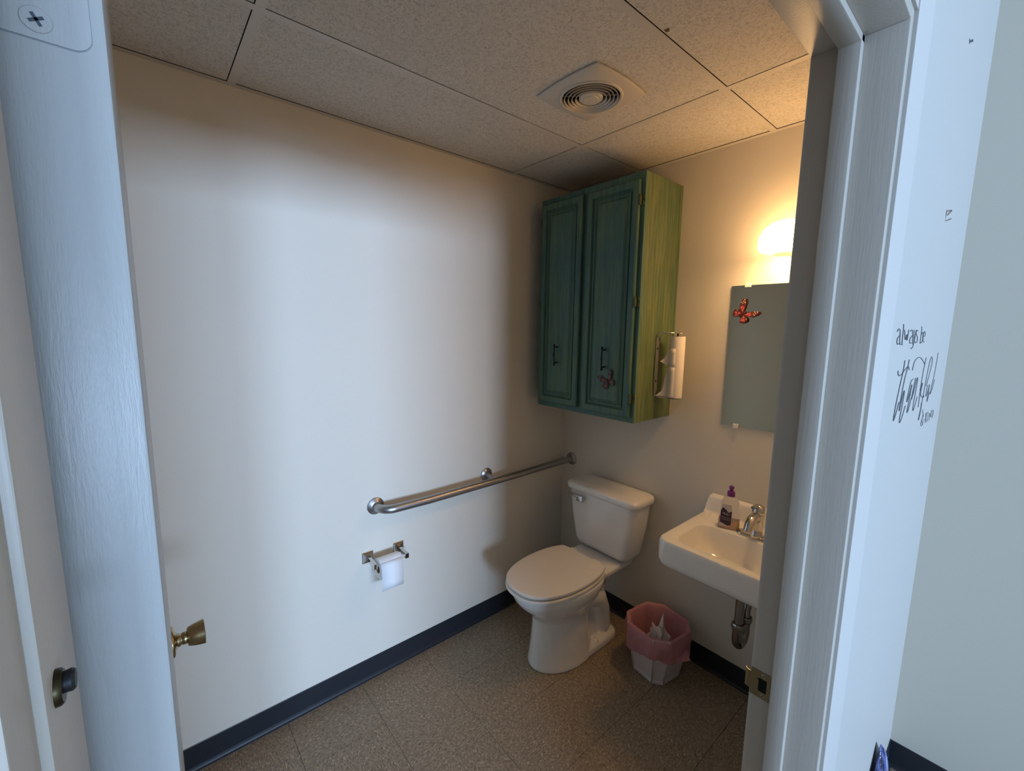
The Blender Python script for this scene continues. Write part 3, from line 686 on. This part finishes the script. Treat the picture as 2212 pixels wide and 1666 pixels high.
# outer rings keep a square back: radius small there does not matter (against the wall)
loft(bm, [inn(1.06, 1.30, -.33, -.06, .665, .06), inn(.99, 1.37, -.40, -.02, .680, .06), orr(.012, .690, .05), orr(.004, .700), orr(0, .72), orr(0, .775), orr(.001, .792), orr(.005, .7985, .044), orr(.012, .8005, .04),
          inn(.978, 1.378, -.416, -.178, .8003, .046), inn(.982, 1.374, -.412, -.182, .7985, .046), inn(.986, 1.370, -.408, -.186, .790, .046), inn(.996, 1.360, -.400, -.192, .745, .055), inn(1.03, 1.325, -.380, -.215, .700, .07), inn(1.10, 1.26, -.330, -.255, .684, .035)], True, True)
fin('basin', bm, cer_m, sk, autosm=38)
bm = bmesh.new()
def back_prof(x, dxs):
    return [(x, -.002, .800), (x, -.052, .8005), (x, -.044, .803), (x, -.039, .811), (x, -.034, .866), (x, -.030, .875), (x, -.022, .8795), (x, -.002, .880)]
R = []
for dx, sc_ in ((.000, .90), (.003, .97), (.010, 1.0), (.497, 1.0), (.504, .97), (.507, .90)):
    R.append(S([(SX0 + dx + (.012 * (z - .8) / .08 if dx < .2 else -.012 * (z - .8) / .08), y, .795 + (z - .795) * sc_) for _, y, z in back_prof(0, 0)]))
loft(bm, R)
fin('backsplash', bm, cer_m, sk, autosm=55)
bm = bmesh.new(); lathe(bm, [(0, .0012), (.018, .0012), (.021, 0)], 24, Matrix.Translation((0, -.29, -.1158))); fin('drain', bm, chrome_m, sk)
# faucet
fc_ = empty('faucet', (1.186, -.142, .8005), 'chrome single-lever faucet on the sink deck', 'faucet')
bm = bmesh.new()
def oval(hx_, hy_, z): return [(math.copysign(max(0, hx_ - hy_), math.cos(t)) + hy_ * math.cos(t), hy_ * math.sin(t), z) for t in [2 * PI * (i + .5) / 40 for i in range(40)]]
loft(bm, [oval(.076, .026, 0), oval(.076, .026, .004), oval(.073, .0235, .010), oval(.066, .018, .0125)]); fin('base_plate', bm, chrome_m, fc_, autosm=50)
bm = bmesh.new(); lathe(bm, [(0, .008), (.027, .008), (.0275, .013), (.0235, .022), (.021, .040), (.0195, .070), (.0205, .092), (.021, .100), (0, .100)], 36); fin('body', bm, chrome_m, fc_, autosm=50)
bm = bmesh.new(); tube(bm, [(0, -.004, .070), (0, -.022, .091), (0, -.045, .099), (0, -.068, .094), (0, -.086, .079), (0, -.097, .060), (0, -.101, .050)], [.013, .0165, .0175, .0175, .0165, .0155, .0150], 20); fin('spout', bm, chrome_m, fc_, smooth=True)
bm = bmesh.new(); lathe(bm, [(0, .100), (.0215, .102), (.0235, .108), (.0235, .122), (.020, .132), (.012, .138), (0, .140)], 36); tube(bm, [(0, -.010, .127), (0, -.030, .137), (0, -.055, .143), (0, -.064, .143)], [.0095, .0075, .0065, .0075], 14); fin('lever_handle', bm, chrome_m, fc_, autosm=50)
# trap
tp = empty('sink_trap', (1.186, -.245, .66), 'dull chrome P-trap under the sink beside the door jamb', 'pipe')
bm = bmesh.new()
o3 = Vector((1.186, -.245, .66)); q2 = lambda x, y, z: Vector((x, y, z)) - o3
yA, yB, zb_ = -.245, -.175, .405
tube(bm, [q2(1.186, yA, .678), q2(1.186, yA, .46)], .0165, 20)
fin('tailpiece', bm, dchrome_m, tp, autosm=40)
bm = bmesh.new(); tube(bm, [q2(1.186, yA, .47)] + [q2(1.186, (yA + yB) / 2 + .035 * math.cos(a), zb_ + .035 * math.sin(a)) for a in [PI + PI * i / 10 for i in range(11)]] + [q2(1.186, yB, .47)], .0195, 20); fin('bend', bm, dchrome_m, tp, autosm=60)
bm = bmesh.new(); tube(bm, [q2(1.186, yB, .46), q2(1.186, yB, .50), q2(1.186, yB + .012, .525), q2(1.186, yB + .04, .535), q2(1.186, -.001, .536)], .0165, 20); fin('waste_arm', bm, dchrome_m, tp, autosm=60)
for y, z, d in ((yA, .463, (0, 0, 1)), (yB, .463, (0, 0, 1)), (-.10, .536, (0, 1, 0))):
    bm = bmesh.new(); lathe(bm, [(.018, -.011), (.0245, -.011), (.0255, -.007), (.0255, .006), (.0225, .011), (.017, .011)], 12, aim(q2(1.186, y, z), d)); fin('slip_nut', bm, dchrome_m, tp)
bm = bmesh.new(); lathe(bm, [(.038, 0), (.036, .004), (.017, .009), (.017, 0)], 28, aim(q2(1.186, -.0005, .536), (0, -1, 0))); fin('wall_flange', bm, dchrome_m, tp, autosm=40)

# soap bottle
sb = empty('soap_bottle', (1.074, -.134, .8005), 'clear soap bottle with purple cap on the sink deck', 'bottle')
sb.rotation_euler = (0, 0, math.radians(20)); sb.scale = (1.12, 1.12, 1.0)
bm = bmesh.new()
def br(hx_, hy_, z, r): return rrect(-hx_, hx_, -hy_, hy_, z, r, 5)
loft(bm, [br(.033, .020, .0, .012), br(.036, .0225, .003, .014), br(.036, .0225, .030, .014), br(.033, .021, .075, .014), br(.030, .019, .110, .013), br(.024, .016, .126, .012), br(.014, .013, .135, .011), br(.011, .011, .140, .0105)])
fin('bottle_body', bm, bottle_m, sb, autosm=50)
bm = bmesh.new(); loft(bm, [br(.0335, .020, .0015, .012), br(.0345, .021, .004, .013), br(.0345, .021, .036, .013)]); fin('soap', bm, liquid_m, sb, autosm=50)
bm = bmesh.new(); lathe(bm, [(0, .138), (.0135, .138), (.0135, .150), (.0125, .158), (.0065, .160), (.0062, .168), (.0085, .171), (.0088, .178), (.006, .182), (0, .182)], 28); fin('cap', bm, purple_m, sb, autosm=40)
bm = bmesh.new()
zz_ = [.012, .035, .060, .085, .105]; hyf = [-.0232, -.0232, -.0226, -.0215, -.0202]; wx = [(-.030, .006), (-.031, .008), (-.030, .009), (-.028, .008), (-.026, .004)]
Ra = [bm.verts.new((a[0], y, z)) for a, y, z in zip(wx, hyf, zz_)]; Rb = [bm.verts.new((a[1], y, z)) for a, y, z in zip(wx, hyf, zz_)]
for i in range(4): bm.faces.new((Ra[i], Rb[i], Rb[i + 1], Ra[i + 1]))
lb = fin('label', bm, label_w, sb)
bm = bmesh.new()
pts = [(-.030, .028), (-.004, .016), (.0072, .020), (.0078, .080), (-.004, .072), (-.010, .082), (-.022, .092), (-.0285, .080)]
fv = [bm.verts.new((x, -.0238 + .0028 * max(0, (z - .06)) / .045 , z)) for x, z in pts]; bm.faces.new(fv); fin('label_print', bm, label_m, lb)
bm = bmesh.new()
def stroke(bm, pts, wd, y):
    for (x0, z0), (x1, z1) in zip(pts[:-1], pts[1:]):
        d = Vector((x1 - x0, 0, z1 - z0)); n_ = Vector((-d.z, 0, d.x)).normalized() * wd
        bm.faces.new([bm.verts.new(Vector((x, y, z)) + s * n_) for x, z, s in ((x0, z0, -1), (x1, z1, -1), (x1, z1, 1), (x0, z0, 1))])
stroke(bm, [(-.024, .066), (-.014, .073), (-.018, .062), (-.006, .069), (-.009, .060), (.004, .066)], .0012, -.0240)
stroke(bm, [(-.026, .052), (-.012, .050), (.004, .047)], .0011, -.0242); stroke(bm, [(-.026, .044), (-.008, .041), (.003, .040)], .0008, -.0242)
fin('label_lettering', bm, mat('label_letter', (.40, .33, .40), .4), lb)

# ------------------------------------------------------------ waste bin
BC = Vector((.818, -.196, 0))
wb = empty('waste_bin', BC, 'small pale octagonal plastic bin with a pink liner by the toilet', 'waste bin')
def octa(r, z, cut=.30, n=4, flu=0.0, rot=.0):
    # square with cut corners, plus small flutes at each corner
    h = r; c = h * cut * 1.35
    base = [(h, -h + c), (h, h - c), (h - c, h), (-h + c, h), (-h, h - c), (-h, -h + c), (-h + c, -h), (h - c, -h)]
    pts = []
    for i in range(8):
        a = Vector(base[i]); b_ = Vector(base[(i + 1) % 8])
        for k in range(n):
            p = a.lerp(b_, k / n)
            pts.append(p)
    out_ = []
    for p in pts:
        x = p.x * math.cos(rot) - p.y * math.sin(rot); y = p.x * math.sin(rot) + p.y * math.cos(rot); out_.append((x, y, z))
    return out_
RB, RT, HB, ROT = .090, .124, .250, math.radians(-8)
bm = bmesh.new()
loft(bm, [octa(RB - .006, 0.0, rot=ROT), octa(RB, .004, rot=ROT), octa(RB + .0015, .018, rot=ROT), octa(RB - .0005, .022, rot=ROT), octa(RT, HB, rot=ROT), octa(RT - .003, HB, rot=ROT), octa(RB - .003, .006, rot=ROT)], True, True)
fin('bin_body', bm, bin_m, wb)
# corner ribs
bm = bmesh.new()
base = octa(RB, 0, n=1, rot=ROT); top = octa(RT, 0, n=1, rot=ROT)
for i in range(8):
    a = Vector(base[i]); b_ = Vector(top[i]); b_.z = HB; a.z = .01
    tube(bm, [a, b_], .0035, 6)
fin('bin_ribs', bm, bin_m, wb, smooth=True)
# liner: inside wall, rim fold and outer skirt with crumpled hem
random.seed(3)
bm = bmesh.new(); NN = 8 * 10
def lring(r, z, amp, ph, zamp=0, n=10):
    out_ = []
    for i, (x, y, zz) in enumerate(octa(r, z, n=n, rot=ROT, cut=.36)):
        a = math.atan2(y, x)
        k = amp * (math.sin(7 * a + ph) + .6 * math.sin(13 * a + 2.1 * ph) + .5 * math.sin(23 * a + ph * .7)) + amp * random.uniform(-.35, .35)
        d = Vector((x, y, 0)).normalized() * k
        out_.append((x + d.x, y + d.y, zz + zamp * (math.sin(3 * a + ph) + .5 * math.sin(5 * a + 1.3 * ph)) + random.uniform(-.2, .2) * zamp))
    return out_
rings = [lring(RB - .008, .050, .002, 1), lring(RB + .001, .10, .003, 2), lring(RB + .010, .16, .003, 3), lring(RB + .018, .21, .002, 4), lring(RT - .009, .243, .0012, 5), lring(RT - .003, .2535, .0006, 6, .0005),
         lring(RT + .003, .2540, .0006, 6, .0005), lring(RT + .008, .245, .0016, 7), lring(RT + .012, .215, .003, 8), lring(RT + .012, .185, .004, 9, .002), lring(RT + .008, .158, .004, 10, .006), lring(RT + .004, .140, .004, 11, .010)]
loft(bm, rings, False, False)
o = fin('liner', bm, bag_m, wb, smooth=True); o['label'] = 'translucent pink plastic liner folded over the rim'
# trailing flap at the right side of the hem
bm = bmesh.new()
ang = math.radians(-5)
P0 = Vector((math.cos(-.5) * .142, math.sin(-.5) * .142, .16)); P1 = Vector((math.cos(.1) * .140, math.sin(.1) * .140, .19)); P2 = Vector((.176, -.018, .166)); P3 = Vector((.132, -.062, .150))
a = [bm.verts.new(p) for p in (P0, P1, P2, P3)]; bm.faces.new(a)
o = fin('liner_flap', bm, bag_m, wb); o.modifiers.new('t', 'SOLIDIFY').thickness = .0006
# crumpled tissue inside
ct = empty('crumpled_tissue', (BC.x + .020, BC.y - .020, .072), 'crumpled off-white paper in the pink-lined bin', 'tissue')
random.seed(11)
bm = bmesh.new(); bmesh.ops.create_icosphere(bm, subdivisions=3, radius=.058)
for v_ in bm.verts:
    n_ = v_.co.normalized(); f = 1 + .22 * math.sin(9 * n_.x + 4 * n_.y) + .18 * math.sin(11 * n_.y - 7 * n_.z) + random.uniform(-.10, .10)
    v_.co = Vector((n_.x * .054 * f, n_.y * .050 * f, n_.z * .060 * f))
    if n_.z > .35: v_.co.z += .045 * max(0, math.sin(6 * n_.x + 1)) * n_.z + .03 * max(0, math.sin(8 * n_.y)) 
bmesh.ops.translate(bm, verts=bm.verts, vec=(0, 0, .085))
fin('paper', bm, paper_m2, ct)

# ------------------------------------------------------------ wall lettering in the hall
TXT_ALWAYS = [[(-0.882,1.6275),(-0.877,1.6328),(-0.859,1.633),(-0.852,1.6276),(-0.841,1.6028),(-0.831,1.6027)],[(-0.85,1.6209),(-0.872,1.6159),(-0.874,1.6075),(-0.862,1.6026),(-0.848,1.6055)],[(-0.832,1.6421),(-0.822,1.642),(-0.816,1.6025)],[(-0.826,1.6026),(-0.806,1.6023)],[(-0.807,1.6317),(-0.78,1.6055),(-0.775,1.628),(-0.761,1.6044),(-0.757,1.6321)],[(-0.737,1.6282),(-0.726,1.6323),(-0.706,1.6321),(-0.685,1.6015),(-0.673,1.6013)],[(-0.698,1.6207),(-0.726,1.6152),(-0.731,1.6077),(-0.719,1.6029),(-0.697,1.6045)],[(-0.688,1.6322),(-0.668,1.6051)],[(-0.657,1.6324),(-0.67,1.5974),(-0.691,1.591),(-0.703,1.5941)],[(-0.633,1.6296),(-0.651,1.6328),(-0.664,1.6295),(-0.652,1.6227),(-0.627,1.6167),(-0.621,1.6066),(-0.637,1.6028),(-0.656,1.607)],[(-0.592,1.64),(-0.578,1.6401),(-0.576,1.601)],[(-0.579,1.6227),(-0.561,1.6289),(-0.547,1.6227),(-0.54,1.6079),(-0.559,1.6018),(-0.578,1.6041)],[(-0.538,1.6174),(-0.506,1.6184),(-0.515,1.627),(-0.533,1.6308),(-0.542,1.6248),(-0.542,1.6122),(-0.524,1.6035),(-0.503,1.6043)]]
TXT_THANK = [[(-0.752,1.5688),(-0.757,1.5452),(-0.771,1.5219),(-0.785,1.4933),(-0.795,1.4666),(-0.798,1.4427),(-0.784,1.4502),(-0.756,1.4811)],[(-0.817,1.5503),(-0.814,1.543),(-0.792,1.5371),(-0.752,1.5449),(-0.71,1.5541),(-0.69,1.5512),(-0.682,1.5449)],[(-0.699,1.5687),(-0.704,1.5538),(-0.727,1.5263),(-0.738,1.4928),(-0.744,1.451),(-0.726,1.4839),(-0.713,1.5021),(-0.703,1.4993),(-0.708,1.4743),(-0.723,1.4366),(-0.711,1.4281),(-0.692,1.4386),(-0.666,1.4638)],[(-0.603,1.52),(-0.633,1.5179),(-0.645,1.4964),(-0.657,1.471),(-0.648,1.4701),(-0.627,1.4887),(-0.608,1.5141),(-0.619,1.4797),(-0.632,1.4477),(-0.627,1.4408),(-0.608,1.4513),(-0.595,1.4732)],[(-0.57,1.52),(-0.58,1.493),(-0.594,1.4646),(-0.57,1.4815),(-0.545,1.5215),(-0.529,1.5151),(-0.538,1.483),(-0.547,1.4466),(-0.539,1.4347),(-0.522,1.4416),(-0.496,1.4681)],[(-0.634,1.5414),(-0.631,1.5524),(-0.616,1.564),(-0.568,1.5701),(-0.513,1.5644),(-0.442,1.546)],[(-0.436,1.564),(-0.437,1.5572),(-0.456,1.5285),(-0.459,1.483),(-0.453,1.4362)],[(-0.464,1.4812),(-0.444,1.5003),(-0.431,1.4947),(-0.453,1.4687),(-0.403,1.457),(-0.368,1.4549),(-0.384,1.4624)],[(-0.301,1.5421),(-0.311,1.5597),(-0.333,1.5629),(-0.35,1.5538),(-0.37,1.5237),(-0.38,1.4837),(-0.393,1.4464),(-0.406,1.4191),(-0.419,1.3991),(-0.408,1.3953),(-0.394,1.4225),(-0.405,1.4429)],[(-0.301,1.5421),(-0.325,1.5138),(-0.356,1.4842)],[(-0.33,1.4847),(-0.334,1.4579),(-0.331,1.4514),(-0.305,1.4603),(-0.283,1.4912),(-0.289,1.4613),(-0.299,1.437),(-0.287,1.4332),(-0.268,1.4596)],[(-0.195,1.57),(-0.196,1.5532),(-0.207,1.5094),(-0.231,1.4771),(-0.252,1.453),(-0.24,1.4506),(-0.215,1.4628),(-0.186,1.491)]]
TXT_KIND = [[(-0.342,1.419),(-0.364,1.4166),(-0.337,1.4061),(-0.32,1.3964),(-0.353,1.3881),(-0.361,1.3793),(-0.336,1.3695),(-0.314,1.3728),(-0.297,1.3859)],[(-0.335,1.4032),(-0.344,1.3869),(-0.311,1.3698)],[(-0.276,1.4012),(-0.26,1.3693)],[(-0.253,1.3998),(-0.265,1.3839),(-0.228,1.367)],[(-0.227,1.3981),(-0.209,1.3678)],[(-0.174,1.366),(-0.19,1.3959),(-0.141,1.3644),(-0.156,1.3953)],[(-0.113,1.3651),(-0.13,1.3936),(-0.097,1.3872),(-0.082,1.3698),(-0.113,1.3651)]]
TXT_E = [[(-0.35,1.9399),(-0.444,1.9215),(-0.444,1.8987),(-0.334,1.9219)],[(-0.349,1.9393),(-0.424,1.9158)]]
TXT_H = [[(-0.467,2.2945),(-0.463,2.2862)],[(-0.461,2.2914),(-0.409,2.3145)],[(-0.425,2.3115),(-0.406,2.3129)]]
KY = .16
def smooth_line(pts, it=2):
    for _ in range(it):
        if len(pts) < 3: return pts
        o_ = [pts[0]]
        for a_, b_ in zip(pts[:-1], pts[1:]):
            o_.append((a_[0] * .75 + b_[0] * .25, a_[1] * .75 + b_[1] * .25)); o_.append((a_[0] * .25 + b_[0] * .75, a_[1] * .25 + b_[1] * .75))
        o_.append(pts[-1]); pts = o_
    return pts
def decal(name, parent, strokes, wd, m, base, it=2):
    bm = bmesh.new()
    for st in strokes:
        P_ = [Vector((y * KY, z)) for y, z in smooth_line(st, it)]
        a_, b_ = [], []
        for i, p in enumerate(P_):
            t = P_[min(i + 1, len(P_) - 1)] - P_[max(i - 1, 0)]
            if t.length < 1e-9: t = Vector((0, 1))
            n_ = Vector((-t.y, t.x)).normalized()
            wv = wd * (1.0 if abs(t.normalized().y) < .9 or True else 1)
            for lst, s in ((a_, 1), (b_, -1)):
                pp = p + s * wv * n_; lst.append(bm.verts.new((W1 + .0006 - base[0], pp.x / KY - base[1], pp.y - base[2])))
        for i in range(len(P_) - 1): bm.faces.new((a_[i], a_[i + 1], b_[i + 1], b_[i]))
    return fin(name, bm, m, parent)
qb = (W1, -.5, 1.37)
qt = empty('wall_lettering', qb, 'dark grey "always be thankful & KIND" lettering on the hall wall', 'wall decal')
decal('always_word', qt, TXT_ALWAYS[:10], .00062, vinyl_dec, qb); decal('be_word', qt, TXT_ALWAYS[10:], .00062, vinyl_dec, qb); decal('thankful_word', qt, TXT_THANK, .00075, vinyl_dec, qb); decal('ampersand', qt, TXT_KIND[:2], .00050, vinyl_dec, qb); decal('kind_word', qt, TXT_KIND[2:], .00050, vinyl_dec, qb)
o = decal('letter_mark', None, TXT_E, .0011, brown_dec, (0, 0, 0), 0); tag(o, 'small brown E-shaped mark on the hall wall above the lettering', 'wall mark')
o = decal('wall_scuff', None, TXT_H, .0009, vinyl_dec, (0, 0, 0)); tag(o, 'tiny dark H-shaped scuff near the top of the hall wall', 'wall mark')

# ------------------------------------------------------------ plastic bag standing by the hall wall
pb = empty('plastic_bag', (1.6625, -.326, 0), 'shiny lilac plastic bag with a pointed top against the hall wall', 'bag')
bm = bmesh.new(); random.seed(5)
def bring(ry, rx, z, cx_=0, cy_=0, n=40, amp=.10):
    return [(cx_ + rx * math.cos(t) * (1 + amp * math.sin(5 * t + z * 9)), cy_ + ry * math.sin(t) * (1 + amp * math.sin(9 * t + z * 5)), z) for t in [2 * PI * i / n for i in range(n)]]
loft(bm, [bring(.13, .018, .001), bring(.14, .019, .03), bring(.14, .018, .14, -.003), bring(.105, .014, .369 - .11, -.007), bring(.066, .010, .369 - .066, -.010), bring(.034, .006, .369 - .033, -.013), bring(.014, .003, .369 - .012, -.0150), bring(.003, .001, .369, -.0155)])
fin('film', bm, film_m, pb, smooth=True)
